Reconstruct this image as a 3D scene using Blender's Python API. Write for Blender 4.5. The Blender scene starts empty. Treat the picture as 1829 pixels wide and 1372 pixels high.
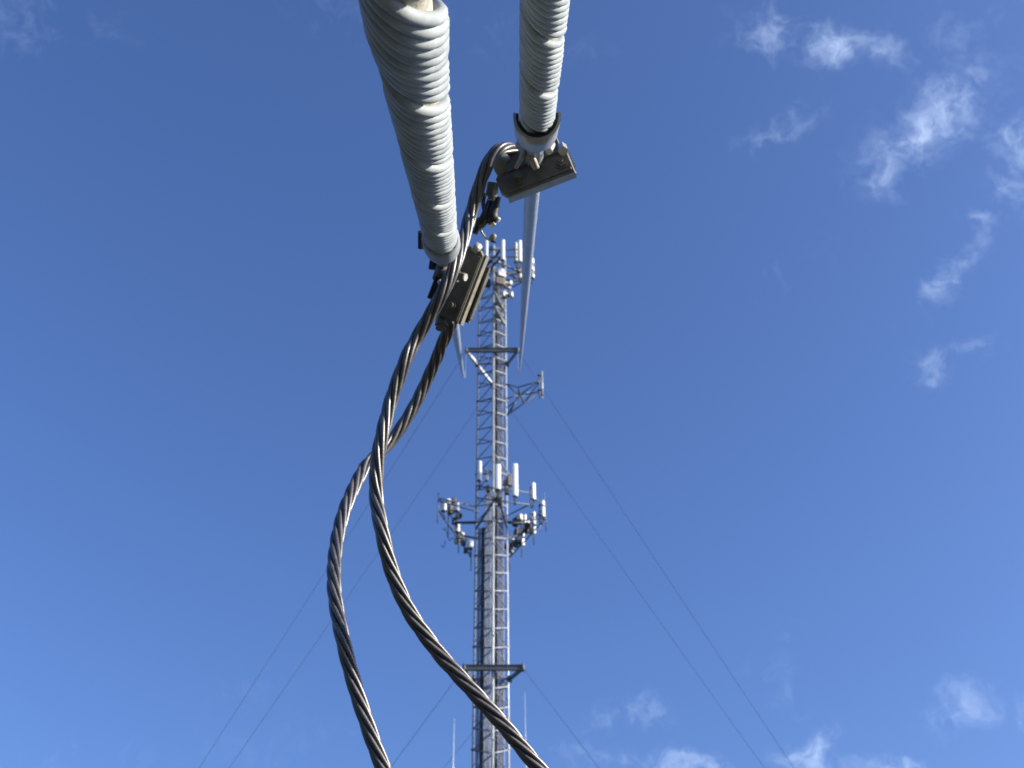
import bpy, math, random
from mathutils import Vector, Matrix, Euler
R = math.radians
random.seed(7)
scene = bpy.context.scene
col = scene.collection

# ---------------------------------------------------------------- camera
PW, PH, F = 1829.0, 1372.0, 2000.0
PITCH, ROLL = R(40.0), R(-0.65)
CAM = Vector((0, 0, 1.6))
_f = Vector((0, math.cos(PITCH), math.sin(PITCH)))
_u = Vector((0, -math.sin(PITCH), math.cos(PITCH)))
_x = Vector((1, 0, 0))
CR = _x * math.cos(ROLL) + _u * math.sin(ROLL)
CU = _u * math.cos(ROLL) - _x * math.sin(ROLL)
CF = _f
C3 = Matrix((CR, CU, -CF)).transposed()
cd = bpy.data.cameras.new("camera")
cam = bpy.data.objects.new("camera", cd)
col.objects.link(cam)
cam.matrix_world = Matrix.Translation(CAM) @ C3.to_4x4()
cd.sensor_width = 36.0
cd.lens = 36.0 * F / PW
cd.clip_start = 0.02
cd.clip_end = 5000
cd.dof.use_dof = True
cd.dof.focus_distance = 0.62
cd.dof.aperture_fstop = 30.0
scene.camera = cam

def ray(px, py):
    return CR * ((px - PW / 2) / F) + CU * ((PH / 2 - py) / F) + CF
def near(px, py, z):                       # point at depth z metres from the lens
    return CAM + ray(px, py) * z
def at(px, py, Y):                         # point on the upright plane at distance Y
    d = ray(px, py)
    return CAM + d * (Y / d.y)

# ---------------------------------------------------------------- sun and sky
S = Vector((0.91, -0.16, 0.36)).normalized()
sd = bpy.data.lights.new("sun", 'SUN')
sd.energy = 5.0
sd.angle = R(0.5)
sd.color = (1.0, 0.93, 0.80)
sun = bpy.data.objects.new("sun", sd)
col.objects.link(sun)
sun.rotation_euler = S.to_track_quat('Z', 'Y').to_euler()

world = bpy.data.worlds.new("World")
scene.world = world
world.use_nodes = True
wn, wl = world.node_tree.nodes, world.node_tree.links
wn.clear()
def N(t, **k):
    n = wn.new(t)
    for a, b in k.items():
        setattr(n, a, b)
    return n
wout = N('ShaderNodeOutputWorld')
bg = N('ShaderNodeBackground')
bg.inputs['Strength'].default_value = 0.080
wl.new(bg.outputs[0], wout.inputs[0])
sky = N('ShaderNodeTexSky', sky_type='NISHITA')
sky.sun_disc = False
sky.sun_elevation = math.asin(S.z)
sky.sun_rotation = math.atan2(S.x, S.y)
sky.altitude = 100
sky.air_density = 1.0
sky.dust_density = 2.5
sky.ozone_density = 2.0
SKY_TINT = (0.90, 1.16, 1.76)
tint = N('ShaderNodeVectorMath', operation='MULTIPLY')
tint.inputs[1].default_value = SKY_TINT
wl.new(sky.outputs[0], tint.inputs[0])
tc = N('ShaderNodeTexCoord')
# wispy fair-weather clouds: patches of fractal noise around chosen directions of the sky
nz0 = N('ShaderNodeTexNoise'); nz0.inputs['Scale'].default_value = 26; nz0.inputs['Detail'].default_value = 6
wl.new(tc.outputs['Generated'], nz0.inputs['Vector'])
off = N('ShaderNodeVectorMath', operation='SUBTRACT'); off.inputs[1].default_value = (.5, .5, .5)
wl.new(nz0.outputs['Color'], off.inputs[0])
sc_ = N('ShaderNodeVectorMath', operation='SCALE'); sc_.inputs['Scale'].default_value = 0.055
wl.new(off.outputs[0], sc_.inputs[0])
wv = N('ShaderNodeVectorMath', operation='ADD')
wl.new(tc.outputs['Generated'], wv.inputs[0]); wl.new(sc_.outputs[0], wv.inputs[1])
nz = N('ShaderNodeTexNoise'); nz.inputs['Scale'].default_value = 30; nz.inputs['Detail'].default_value = 9
nz.inputs['Roughness'].default_value = 0.62
nz.inputs['Distortion'].default_value = 0.25
wl.new(wv.outputs[0], nz.inputs['Vector'])
#  px, py, rx, ry, angle, strength
CLOUDS = [
 (1372, 62, 66, 48, 0, .64), (1490, 80, 60, 38, 10, .85), (1575, 88, 50, 28, -20, .62), (1450, 102, 50, 24, 0, .45),
 (1660, 225, 120, 58, 42, .8), (1640, 225, 50, 36, 30, .95), (1720, 165, 70, 32, 45, .6), (1590, 300, 60, 34, 62, .65),
 (1390, 228, 85, 22, 25, .55), (1735, 50, 75, 40, 0, .3), (1730, 110, 60, 30, 20, .25),
 (1822, 262, 48, 44, 50, .72), (1812, 345, 34, 50, 70, .62), (1745, 393, 40, 15, 0, .5),
 (1700, 488, 90, 24, 44, .62), (1672, 655, 42, 32, 0, .56), (1722, 632, 50, 26, 20, .38), (1420, 478, 90, 26, 30, .16),
 (1145, 1268, 44, 34, 10, .55), (1080, 1290, 44, 28, 0, .38), (1225, 1366, 70, 32, 0, .85), (1440, 1352, 52, 28, 5, .85), (1475, 1325, 36, 22, 0, .42),
 (1545, 1370, 90, 16, 0, .4), (1612, 1374, 40, 13, 0, .85), (1715, 1270, 66, 40, 15, .52), (1822, 1265, 30, 28, 0, .38),
 (1380, 1225, 75, 36, -40, .2), (1415, 1135, 40, 22, 0, .2), (1090, 1355, 120, 26, 0, .35),
 (430, 1250, 90, 50, 20, .17), (560, 1310, 100, 34, 10, .13), (150, 1355, 120, 36, 0, .2), (470, 1350, 200, 30, 0, .12),
 (30, 30, 100, 70, 30, .28), (160, 50, 70, 30, 0, .18), (600, 15, 80, 50, -20, .20), (860, 50, 120, 60, 0, .12), (1030, 100, 70, 40, 0, .12),
]
acc = None
for (px, py, rx, ry, ang, st) in CLOUDS:
    d = ray(px, py).normalized()
    a = R(ang)
    ex = CR * math.cos(a) + CU * math.sin(a)
    ex = (ex - d * ex.dot(d)).normalized()
    ey = d.cross(ex)
    mp = N('ShaderNodeMapping', vector_type='TEXTURE')
    mp.inputs['Location'].default_value = d
    mp.inputs['Rotation'].default_value = Matrix((ex, ey, d)).transposed().to_euler()
    mp.inputs['Scale'].default_value = (rx / F, ry / F, 0.3)
    wl.new(wv.outputs[0], mp.inputs['Vector'])
    ln = N('ShaderNodeVectorMath', operation='LENGTH'); wl.new(mp.outputs[0], ln.inputs[0])
    mr = N('ShaderNodeMapRange', interpolation_type='SMOOTHSTEP')
    mr.inputs['From Min'].default_value = 0.0; mr.inputs['From Max'].default_value = 1.7
    mr.inputs['To Min'].default_value = st; mr.inputs['To Max'].default_value = 0.0
    wl.new(ln.outputs['Value'], mr.inputs['Value'])
    if acc is None:
        acc = mr.outputs[0]
    else:
        ad = N('ShaderNodeMath', operation='MAXIMUM'); wl.new(acc, ad.inputs[0]); wl.new(mr.outputs[0], ad.inputs[1]); acc = ad.outputs[0]
nm = N('ShaderNodeMapRange'); nm.inputs['From Min'].default_value = .36; nm.inputs['From Max'].default_value = .64
nzb = N('ShaderNodeTexNoise'); nzb.inputs['Scale'].default_value = 85; nzb.inputs['Detail'].default_value = 5
nzb.inputs['Roughness'].default_value = 0.55
wl.new(wv.outputs[0], nzb.inputs['Vector'])
nmx = N('ShaderNodeMix', data_type='FLOAT'); nmx.inputs[0].default_value = .42
wl.new(nz.outputs['Fac'], nmx.inputs[2]); wl.new(nzb.outputs['Fac'], nmx.inputs[3])
wl.new(nmx.outputs[0], nm.inputs['Value'])
# density = mask * (noise raised by mask)
m1 = N('ShaderNodeMath', operation='MULTIPLY_ADD'); m1.inputs[1].default_value = 1.0; m1.inputs[2].default_value = -1.0
wl.new(acc, m1.inputs[0])
m2 = N('ShaderNodeMath', operation='ADD'); wl.new(m1.outputs[0], m2.inputs[0]); wl.new(nm.outputs[0], m2.inputs[1])
m3 = N('ShaderNodeMapRange', interpolation_type='SMOOTHSTEP'); m3.inputs['From Min'].default_value = -0.55; m3.inputs['From Max'].default_value = 1.15
wl.new(m2.outputs[0], m3.inputs['Value'])
m4 = N('ShaderNodeMath', operation='MULTIPLY'); wl.new(m3.outputs[0], m4.inputs[0]); wl.new(acc, m4.inputs[1])
m5 = N('ShaderNodeMath', operation='MULTIPLY'); m5.inputs[1].default_value = 0.95; m5.use_clamp = True; wl.new(m4.outputs[0], m5.inputs[0])
mix = N('ShaderNodeMix', data_type='RGBA')
wl.new(m5.outputs[0], mix.inputs[0])
wl.new(tint.outputs[0], mix.inputs[6])
mix.inputs[7].default_value = (5.6, 7.0, 10.0, 1)
wl.new(mix.outputs[2], bg.inputs['Color'])

scene.view_settings.view_transform = 'Standard'
scene.view_settings.look = 'None'
scene.view_settings.exposure = 0.7
scene.view_settings.gamma = 1.0
scene.view_settings.use_curve_mapping = False
scene.cycles.use_denoising = True

# ---------------------------------------------------------------- materials
def mat(name, c, rough=.5, metal=0.0, var=.0, scale=30.0, c2=None, bump=0.0, bscale=200.0, rvar=0.0, spec=.5):
    m = bpy.data.materials.new(name); m.use_nodes = True
    nt = m.node_tree; b = nt.nodes['Principled BSDF']
    b.inputs['Roughness'].default_value = rough
    b.inputs['Metallic'].default_value = metal
    b.inputs['Specular IOR Level'].default_value = spec
    t = nt.nodes.new('ShaderNodeTexCoord')
    n = nt.nodes.new('ShaderNodeTexNoise'); n.inputs['Scale'].default_value = scale; n.inputs['Detail'].default_value = 6
    n.inputs['Roughness'].default_value = .65
    nt.links.new(t.outputs['Object'], n.inputs['Vector'])
    r = nt.nodes.new('ShaderNodeValToRGB')
    if c2 is None:
        c2 = tuple(min(1, x * (1 + var)) for x in c); c1 = tuple(x * (1 - var) for x in c)
    else:
        c1 = c
    r.color_ramp.elements[0].position = .32; r.color_ramp.elements[1].position = .68
    r.color_ramp.elements[0].color = (*c1, 1); r.color_ramp.elements[1].color = (*c2, 1)
    nt.links.new(n.outputs['Fac'], r.inputs[0]); nt.links.new(r.outputs[0], b.inputs['Base Color'])
    if rvar:
        mr = nt.nodes.new('ShaderNodeMapRange'); mr.inputs['To Min'].default_value = rough - rvar; mr.inputs['To Max'].default_value = rough + rvar
        nt.links.new(n.outputs['Fac'], mr.inputs['Value']); nt.links.new(mr.outputs[0], b.inputs['Roughness'])
    if bump:
        n2 = nt.nodes.new('ShaderNodeTexNoise'); n2.inputs['Scale'].default_value = bscale; n2.inputs['Detail'].default_value = 5
        nt.links.new(t.outputs['Object'], n2.inputs['Vector'])
        bp = nt.nodes.new('ShaderNodeBump'); bp.inputs['Strength'].default_value = bump; bp.inputs['Distance'].default_value = 0.001
        nt.links.new(n2.outputs['Fac'], bp.inputs['Height']); nt.links.new(bp.outputs[0], b.inputs['Normal'])
    return m
M = {
 'galv_rod': mat('galvanised_rod', (.25, .275, .285), .58, .0, scale=45, c2=(.40, .43, .43), bump=.10, bscale=420, rvar=.08, spec=.25),
 'grit': mat('gritty_core', (.36, .33, .26), .8, 0, scale=160, c2=(.60, .55, .45), bump=.8, bscale=500),
 'guy': mat('galvanised_strand', (.34, .37, .40), .42, .3, var=.12, scale=40, bump=.1),
 'wire': mat('weathered_wire', (.032, .027, .029), .40, 0, scale=120, c2=(.095, .085, .08), bump=.12, bscale=500, rvar=.08, spec=1.0),
 'clamp': mat('weathered_bronze', (.085, .080, .065), .55, .25, scale=70, c2=(.17, .16, .13), bump=.35, bscale=260, rvar=.1),
 'edge': mat('zinc_plate', (.26, .28, .29), .45, .3, scale=80, c2=(.42, .42, .41), bump=.3, bscale=300),
 'tan': mat('cast_zinc', (.20, .185, .145), .55, .25, scale=90, c2=(.34, .31, .25), bump=.4, bscale=350),
 'bolt': mat('bolt_steel', (.36, .35, .31), .42, .3, scale=120, c2=(.6, .58, .52)),
 'black': mat('black_rubber', (.012, .012, .016), .45, 0, var=.3, scale=60),
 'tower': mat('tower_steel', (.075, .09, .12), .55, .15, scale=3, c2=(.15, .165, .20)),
 'tower_sunlit': mat('tower_steel_sunlit', (.22, .24, .27), .5, .3, scale=2, c2=(.40, .42, .44)),  # paler copy of the tower steel, sunlight put into its colour
 'sunlit_leg_steel': mat('sunlit_leg_steel', (.38, .40, .42), .45, .2, scale=2, c2=(.55, .57, .58)),  # palest copy of the steel, for legs painted as sunlit
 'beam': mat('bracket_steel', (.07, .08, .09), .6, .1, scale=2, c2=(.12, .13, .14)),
 'coax_black': mat('black_coax', (.010, .011, .018), .5, 0, var=.3, scale=2),
 'coax_pale': mat('pale_coax', (.20, .22, .27), .5, 0, scale=3, c2=(.32, .34, .38)),
 'coax': mat('grey_coax', (.16, .16, .21), .5, 0, scale=4, c2=(.27, .27, .33)),
 'white': mat('white_radome', (.80, .80, .77), .4, 0, var=.04, scale=2),
 'offwhite': mat('offwhite_box', (.62, .60, .52), .5, 0, var=.08, scale=3),
 'dark': mat('dark_bracket', (.06, .06, .075), .6, .2, var=.4, scale=4),
 'brown': mat('brown_box', (.16, .13, .12), .6, .1, var=.4, scale=4),
 'white_steel': mat('pale_steel_sunlit_beam', (.72, .74, .76), .35, .2, var=.1, scale=2),  # pale whips; also paints sunlight on the left bracket beam
 'green': mat('painted_tube', (.20, .24, .20), .5, .1, scale=2, c2=(.32, .36, .30)),
 'far_guy': mat('thin_guy', (.07, .085, .12), .9, 0, var=.1, spec=.0),
}
def ground_mat():
    m = bpy.data.materials.new('dry_grass'); m.use_nodes = True
    nt = m.node_tree; b = nt.nodes['Principled BSDF']; b.inputs['Roughness'].default_value = .9
    t = nt.nodes.new('ShaderNodeTexCoord')
    n = nt.nodes.new('ShaderNodeTexNoise'); n.inputs['Scale'].default_value = .35; n.inputs['Detail'].default_value = 12; n.inputs['Roughness'].default_value = .7
    nt.links.new(t.outputs['Object'], n.inputs['Vector'])
    r = nt.nodes.new('ShaderNodeValToRGB')
    r.color_ramp.elements[0].position = .3; r.color_ramp.elements[0].color = (.022, .028, .014, 1)
    r.color_ramp.elements[1].position = .7; r.color_ramp.elements[1].color = (.075, .068, .045, 1)
    nt.links.new(n.outputs['Fac'], r.inputs[0]); nt.links.new(r.outputs[0], b.inputs['Base Color'])
    bp = nt.nodes.new('ShaderNodeBump'); bp.inputs['Distance'].default_value = .05
    nt.links.new(n.outputs['Fac'], bp.inputs['Height']); nt.links.new(bp.outputs[0], b.inputs['Normal'])
    return m

# ---------------------------------------------------------------- mesh helpers
def frames(pts):
    """tangents and twist-free normals along a polyline"""
    n = len(pts)
    T = [(pts[min(i + 1, n - 1)] - pts[max(i - 1, 0)]).normalized() for i in range(n)]
    ref = Vector((0, 0, 1)) if abs(T[0].z) < .9 else Vector((1, 0, 0))
    nn = (ref - T[0] * ref.dot(T[0])).normalized()
    Ns = [nn]
    for i in range(1, n):
        nn = nn - T[i] * nn.dot(T[i]); nn.normalize(); Ns.append(nn)
    return T, Ns, [T[i].cross(Ns[i]) for i in range(n)]

class MB:
    def __init__(s): s.v = []; s.f = []; s.sm = []
    def tube(s, pts, r, k=8, cap=True, smooth=True):
        pts = [Vector(p) for p in pts]
        rr = r if isinstance(r, (list, tuple)) else [r] * len(pts)
        T, Nn, Bn = frames(pts)
        b0 = len(s.v)
        for i, p in enumerate(pts):
            for j in range(k):
                a = 2 * math.pi * j / k
                s.v.append(p + (Nn[i] * math.cos(a) + Bn[i] * math.sin(a)) * rr[i])
        for i in range(len(pts) - 1):
            for j in range(k):
                a, b = b0 + i * k + j, b0 + i * k + (j + 1) % k
                s.f.append((a, b, b + k, a + k)); s.sm.append(smooth)
        if cap:
            s.f.append(tuple(b0 + j for j in range(k))[::-1]); s.sm.append(False)
            e = b0 + (len(pts) - 1) * k
            s.f.append(tuple(e + j for j in range(k))); s.sm.append(False)
        return s
    def bar(s, a, b, w, h=None):          # rectangular bar
        a, b = Vector(a), Vector(b); h = h or w
        t = (b - a).normalized()
        ref = Vector((0, 0, 1)) if abs(t.z) < .95 else Vector((0, 1, 0))
        x = t.cross(ref).normalized() * (w / 2); y = x.cross(t).normalized() * (h / 2)
        b0 = len(s.v)
        for p in (a, b):
            s.v += [p - x - y, p + x - y, p + x + y, p - x + y]
        for q in ((0, 1, 2, 3), (7, 6, 5, 4), (0, 4, 5, 1), (1, 5, 6, 2), (2, 6, 7, 3), (3, 7, 4, 0)):
            s.f.append(tuple(b0 + i for i in q)); s.sm.append(False)
        return s
    def angle(s, a, b, w, t=.012, flip=1):  # L-section member
        a, b = Vector(a), Vector(b)
        d = (b - a).normalized(); ref = Vector((0, 0, 1)) if abs(d.z) < .95 else Vector((0, 1, 0))
        x = d.cross(ref).normalized(); y = x.cross(d).normalized() * flip
        prof = [(0, 0), (w, 0), (w, t), (t, t), (t, w), (0, w)]
        b0 = len(s.v)
        for p in (a, b):
            for (u, v) in prof: s.v.append(p + x * (u - w / 2) + y * (v - w / 2))
        for i in range(6):
            j = (i + 1) % 6; s.f.append((b0 + i, b0 + j, b0 + 6 + j, b0 + 6 + i)); s.sm.append(False)
        s.f.append(tuple(b0 + i for i in range(6))[::-1]); s.f.append(tuple(b0 + 6 + i for i in range(6))); s.sm += [False, False]
        return s
    def prism(s, poly, z0, z1, mtx, bev=0.0):   # 2D outline extruded, edges chamfered
        mtx = mtx or Matrix()
        n = len(poly); b0 = len(s.v)
        cx = sum(p[0] for p in poly) / n; cy = sum(p[1] for p in poly) / n
        def ring(z, ins):
            for (x, y) in poly:
                dx, dy = x - cx, y - cy; L = math.hypot(dx, dy) or 1
                s.v.append(mtx @ Vector((x - dx / L * ins, y - dy / L * ins, z)))
        zs = [(z0, bev), (z0 + bev, 0), (z1 - bev, 0), (z1, bev)] if bev else [(z0, 0), (z1, 0)]
        for z, i_ in zs: ring(z, i_)
        for k in range(len(zs) - 1):
            for i in range(n):
                a = b0 + k * n + i; b = b0 + k * n + (i + 1) % n
                s.f.append((a, b, b + n, a + n)); s.sm.append(False)
        s.f.append(tuple(b0 + i for i in range(n))[::-1]); e = b0 + (len(zs) - 1) * n
        s.f.append(tuple(e + i for i in range(n))); s.sm += [False, False]
        return s
    def box(s, c, d, mtx=None, bev=0.0):
        x, y, z = c; w, h, t = (q / 2 for q in d)
        return s.prism([(x - w, y - h), (x + w, y - h), (x + w, y + h), (x - w, y + h)], z - t, z + t, mtx, bev)
    def rbox(s, c, d, rad, mtx=None, bev=0.0, k=5):  # rounded outline
        x, y, z = c; w, h, t = (q / 2 for q in d); P = []
        for (sx, sy, a0) in ((1, 1, 0), (-1, 1, 90), (-1, -1, 180), (1, -1, 270)):
            for i in range(k):
                a = R(a0 + 90 * i / (k - 1))
                P.append((x + sx * (w - rad) + rad * math.cos(a), y + sy * (h - rad) + rad * math.sin(a)))
        return s.prism(P, z - t, z + t, mtx, bev)
    def cyl(s, a, b, r, k=16, r2=None):
        return s.tube([Vector(a), Vector(b)], [r, r if r2 is None else r2], k)
    def hexn(s, a, b, r): return s.tube([Vector(a), Vector(b)], r, 6, smooth=False)
    def build(s, name, m, parent=None, origin=None):
        me = bpy.data.meshes.new(name)
        o = Vector(origin) if origin is not None else Vector((0, 0, 0))
        if parent is not None and origin is None: o = parent.get('_o') and Vector(parent['_o']) or Vector((0, 0, 0))
        me.from_pydata([tuple(v - o) for v in s.v], [], s.f)
        me.materials.append(M[m] if isinstance(m, str) else m)
        me.polygons.foreach_set('use_smooth', s.sm)
        me.update()
        ob = bpy.data.objects.new(name, me); col.objects.link(ob)
        ob.parent = parent
        if parent is None: ob.location = o
        else: ob['_o'] = tuple(o)
        return ob

ALL = []
def thing(name, label, cat, loc, group=None):
    o = bpy.data.objects.new(name, None); col.objects.link(o)
    o.location = loc; o['_o'] = tuple(loc)
    o['label'] = label; o['category'] = cat
    if group: o['group'] = group
    o.empty_display_size = .1
    return o
def tag(o, label, cat, group=None, kind=None):
    if label: o['label'] = label
    if cat: o['category'] = cat
    if group: o['group'] = group
    if kind: o['kind'] = kind
    return o

def catmull(pts, n=24):
    P = [pts[0] * 2 - pts[1]] + pts + [pts[-1] * 2 - pts[-2]]
    out = []
    for i in range(1, len(P) - 2):
        a, b, c, d = P[i - 1:i + 3]
        for k in range(n):
            t = k / n
            out.append(.5 * ((2 * b) + (c - a) * t + (2 * a - 5 * b + 4 * c - d) * t * t + (3 * b - a - 3 * c + d) * t ** 3))
    out.append(P[-2]); return out
def resample(pts, step):
    L = [0]
    for i in range(1, len(pts)): L.append(L[-1] + (pts[i] - pts[i - 1]).length)
    n = max(2, int(L[-1] / step)); out = []; j = 0
    for k in range(n + 1):
        s_ = L[-1] * k / n
        while j < len(L) - 2 and L[j + 1] < s_: j += 1
        t = (s_ - L[j]) / max(1e-9, L[j + 1] - L[j]); out.append(pts[j].lerp(pts[j + 1], t))
    return out, L[-1] / n

# ---------------------------------------------------------------- ground
g = MB(); n = 40; ext = 2500.0
for i in range(n + 1):
    for j in range(n + 1):
        u, v = (i / n * 2 - 1), (j / n * 2 - 1)
        x, y = ext * u * abs(u), ext * v * abs(v)
        g.v.append(Vector((x, y, -0.02 + (.25 * math.sin(x * .05) * math.cos(y * .043) if max(abs(x), abs(y)) > 90 else 0))))
for i in range(n):
    for j in range(n):
        a = i * (n + 1) + j; g.f.append((a, a + n + 1, a + n + 2, a + 1)); g.sm.append(True)
tag(g.build('ground', ground_mat()), None, None, kind='structure')

# unseen ring of woods, added to block light from the bright low sky
wd = MB(); nw = 480
def wood_h(a, k):
    return 17 + 3.5 * math.sin(a * 7 + k) + 2.2 * math.sin(a * 23 + k * 2) + 1.6 * math.sin(a * 61 + k) + random.uniform(-1.3, 1.3)
for k in range(5):
    for i in range(nw):
        a = 2 * math.pi * i / nw
        Rr_ = (105, 109, 116, 128, 150)[k] + random.uniform(-2, 2)
        hgt = (-.5, 8, 15, 1, 1)[k] if k == 0 else (wood_h(a, 1) * .55 if k == 1 else wood_h(a, 1) if k == 2 else wood_h(a, 3) + 3 if k == 3 else wood_h(a, 5) + 4)
        wd.v.append(Vector((Rr_ * math.sin(a), 12 + Rr_ * math.cos(a), hgt)))
for k in range(4):
    for i in range(nw):
        j = (i + 1) % nw; wd.f.append((k * nw + i, k * nw + j, (k + 1) * nw + j, (k + 1) * nw + i)); wd.sm.append(False)
for i in range(9000):       # leaf clumps breaking up the added ring
    a = random.uniform(0, 2 * math.pi); Rr_ = random.uniform(102, 140)
    zt_ = random.uniform(.15, 1.08) * wood_h(a, 1)
    c = Vector((Rr_ * math.sin(a), 12 + Rr_ * math.cos(a), max(.5, zt_)))
    b0 = len(wd.v)
    for _ in range(4): wd.v.append(c + Vector((random.gauss(0, 1.1), random.gauss(0, 1.1), random.gauss(0, .9))))
    wd.f += [(b0, b0 + 1, b0 + 2), (b0, b0 + 2, b0 + 3), (b0, b0 + 1, b0 + 3)]; wd.sm += [False] * 3
tag(wd.build('horizon_screen_woods', mat('screen_woods_leaves', (.025, .042, .014), .8, 0, scale=.4, c2=(.06, .085, .03))), None, None, kind='stuff')

# ---------------------------------------------------------------- the tower
D = 60.0                                   # near face of the tower
pA, pB = at(850, 990, D + 1.7), at(906, 990, D + 1.7)
W = pB.x - pA.x
cx = (pA.x + pB.x) / 2
DEP = 1.38
A2, B2, C2 = Vector((pA.x, D + DEP, 0)), Vector((pB.x, D + DEP, 0)), Vector((at(881, 990, D).x, D, 0))   # rear left, rear right, near leg
cen = Vector((cx, D + W * .577, 0))
TOP = at(880, 438, D).z
SP = W * .63
zph = at(881, 991, D).z          # a crossbar level
tower = thing('lattice_tower', 'tall three sided steel lattice mast rising up the middle of the sky', 'tower', (cen.x, cen.y, 0))
def up(p, z): return Vector((p.x, p.y, z))
LEG = [('leg', A2, 'tower'), ('leg', B2, 'tower_sunlit'), ('leg', C2, 'tower_sunlit')]  # right and near legs coloured as sunlit, left leg kept dark
FL = SP * 5
HALF = SP * .60
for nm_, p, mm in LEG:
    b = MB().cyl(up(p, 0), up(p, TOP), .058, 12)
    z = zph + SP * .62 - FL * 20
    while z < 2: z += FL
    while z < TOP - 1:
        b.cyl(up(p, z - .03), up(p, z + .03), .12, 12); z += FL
    o = b.build(nm_, 'sunlit_leg_steel' if mm == 'tower_sunlit' else mm, tower)
zlo = at(880, 1400, D).z
levels = []
z = zph - SP * math.floor((zph - .5) / SP)
while z < TOP - .1:
    levels.append(z); z += SP
hid = MB()
for k, z in enumerate(levels):
    vis = z > zlo
    for (p, q, mm, nm_) in ((C2, B2, 'tower_sunlit', 'crossbar'), (C2, A2, 'tower', 'crossbar')):  # right-face bars take the sunlit tone, left-face bars the dark one
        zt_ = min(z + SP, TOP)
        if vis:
            MB().cyl(up(p, z), up(q, z + HALF), .042 if mm == 'tower_sunlit' else .034, 10).build(nm_, mm, tower)
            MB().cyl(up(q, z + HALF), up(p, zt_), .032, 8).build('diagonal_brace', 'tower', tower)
        else:
            hid.cyl(up(p, z), up(q, z + HALF), .04, 8).cyl(up(q, z + HALF), up(p, zt_), .026, 8)
    b = MB() if vis else hid
    b.cyl(up(A2, z + HALF), up(B2, z + SP), .033, 8) if k % 2 else b.cyl(up(B2, z + HALF), up(A2, z + SP), .033, 8)
    if vis: b.build('diagonal_brace', 'tower', tower)
tag(hid.build('lower_bracing', 'tower', tower), None, None, kind='stuff')
# flange-level near crossbars
z = zph + SP * .62 - FL * 20
while z < 2: z += FL
while z < TOP - 1:
    if z > zlo:
        MB().angle(up(A2, z), up(B2, z), .05, .01).build('crossbar', 'tower', tower)
    z += FL
# feeder cables: runs of coax inside the mast
def run(px_list, py_ref, Y, z0, z1, r, m, name):
    for px in px_list:
        x = at(px, py_ref, Y).x
        p0 = Vector((x, Y, z0)); pts = []
        nseg = 40
        for i in range(nseg + 1):
            zz = z0 + (z1 - z0) * i / nseg
            pts.append(Vector((x + .012 * math.sin(zz * 2.1 + px), Y + .012 * math.cos(zz * 1.7), zz)))
        MB().tube(pts, r, 8).build(name, m, tower)
zt_mid = at(880, 925, D).z
zt_top = at(880, 470, D).z
run([859.6, 861.4, 863.2], 1100, D + 1.15, 0, zt_mid, .052, 'coax_black', 'feeder_cable')
run([884.2, 886, 887.8], 1100, D + .85, 0, zt_top, .052, 'coax_black', 'feeder_cable')
run([891.5, 894, 896.5, 899], 1100, D + 1.3, 0, zt_top, .036, 'coax', 'feeder_cable')
run([866, 868, 870, 872, 874, 876], 1100, D + 1.1, 0, zt_mid + 3, .030, 'coax_pale', 'feeder_cable')
run([852.8, 854.6, 856.4], 1100, D + 1.2, 0, zt_mid, .032, 'coax_pale', 'feeder_cable')
for px in (878.7, 883.0):
    run([px], 1100, D - .09, 0, TOP - 1, .020, 'tower', 'ladder_rail')
# cable hangers
zz = zlo
while zz < TOP - 1.5:
    MB().bar((at(883, 1100, D + 1.0).x, D + 1.56, zz), (at(903, 1100, D + 1.5).x, D + 1.56, zz), .04, .05).build('cable_hanger', 'tower', tower)
    zz += SP * 2
# guy brackets: big triangular star frames
BRK = []
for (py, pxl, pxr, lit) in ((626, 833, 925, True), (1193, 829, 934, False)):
    Yb = D - .14
    Pl, Pr = at(pxl, py, Yb), at(pxr, py, Yb)
    h = Pl.z
    wid = Pr.x - Pl.x
    kL = up(A2, h) + Vector((-.10, 0, 0)); kR = up(B2, h) + Vector((.10, 0, 0))
    tL = (cx - Pl.x) / (kL.x - Pl.x)
    Rr = Pl.lerp(kL, tL)
    br = bpy.data.objects.new('guy_bracket', None); col.objects.link(br); br.parent = tower; br['_o'] = tower['_o']
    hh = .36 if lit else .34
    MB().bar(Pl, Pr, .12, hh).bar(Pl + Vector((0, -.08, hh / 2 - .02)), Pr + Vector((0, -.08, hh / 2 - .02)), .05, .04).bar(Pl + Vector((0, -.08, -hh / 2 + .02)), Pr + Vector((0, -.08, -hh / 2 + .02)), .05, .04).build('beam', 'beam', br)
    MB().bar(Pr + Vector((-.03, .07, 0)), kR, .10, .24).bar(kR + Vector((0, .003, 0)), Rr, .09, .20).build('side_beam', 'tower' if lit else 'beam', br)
    MB().bar(Pl + Vector((.03, .07, 0)), kL, .15, .28).bar(kL + Vector((0, .003, 0)), Rr, .14, .24).build('side_beam', 'white_steel' if lit else 'beam', br)  # upper left beam whitened to paint the sun falling on it
    MB().bar(kL + Vector((0, -.06, -.02)), kR + Vector((0, -.06, -.02)), .08, .12).build('cross_strut', 'beam', br)
    for q in (kL, kR):
        MB().box((q.x, q.y, q.z), (.26, .26, .34)).build('leg_collar', 'beam', br)
    for p in (Pl, Pr, Rr):
        MB().cyl(p + Vector((0, -.02, -hh / 2 - .04)), p + Vector((0, -.02, hh / 2 + .04)), .10, 12).build('lug', 'beam', br)
    BRK.append((Pl, Pr, Rr))

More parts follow.
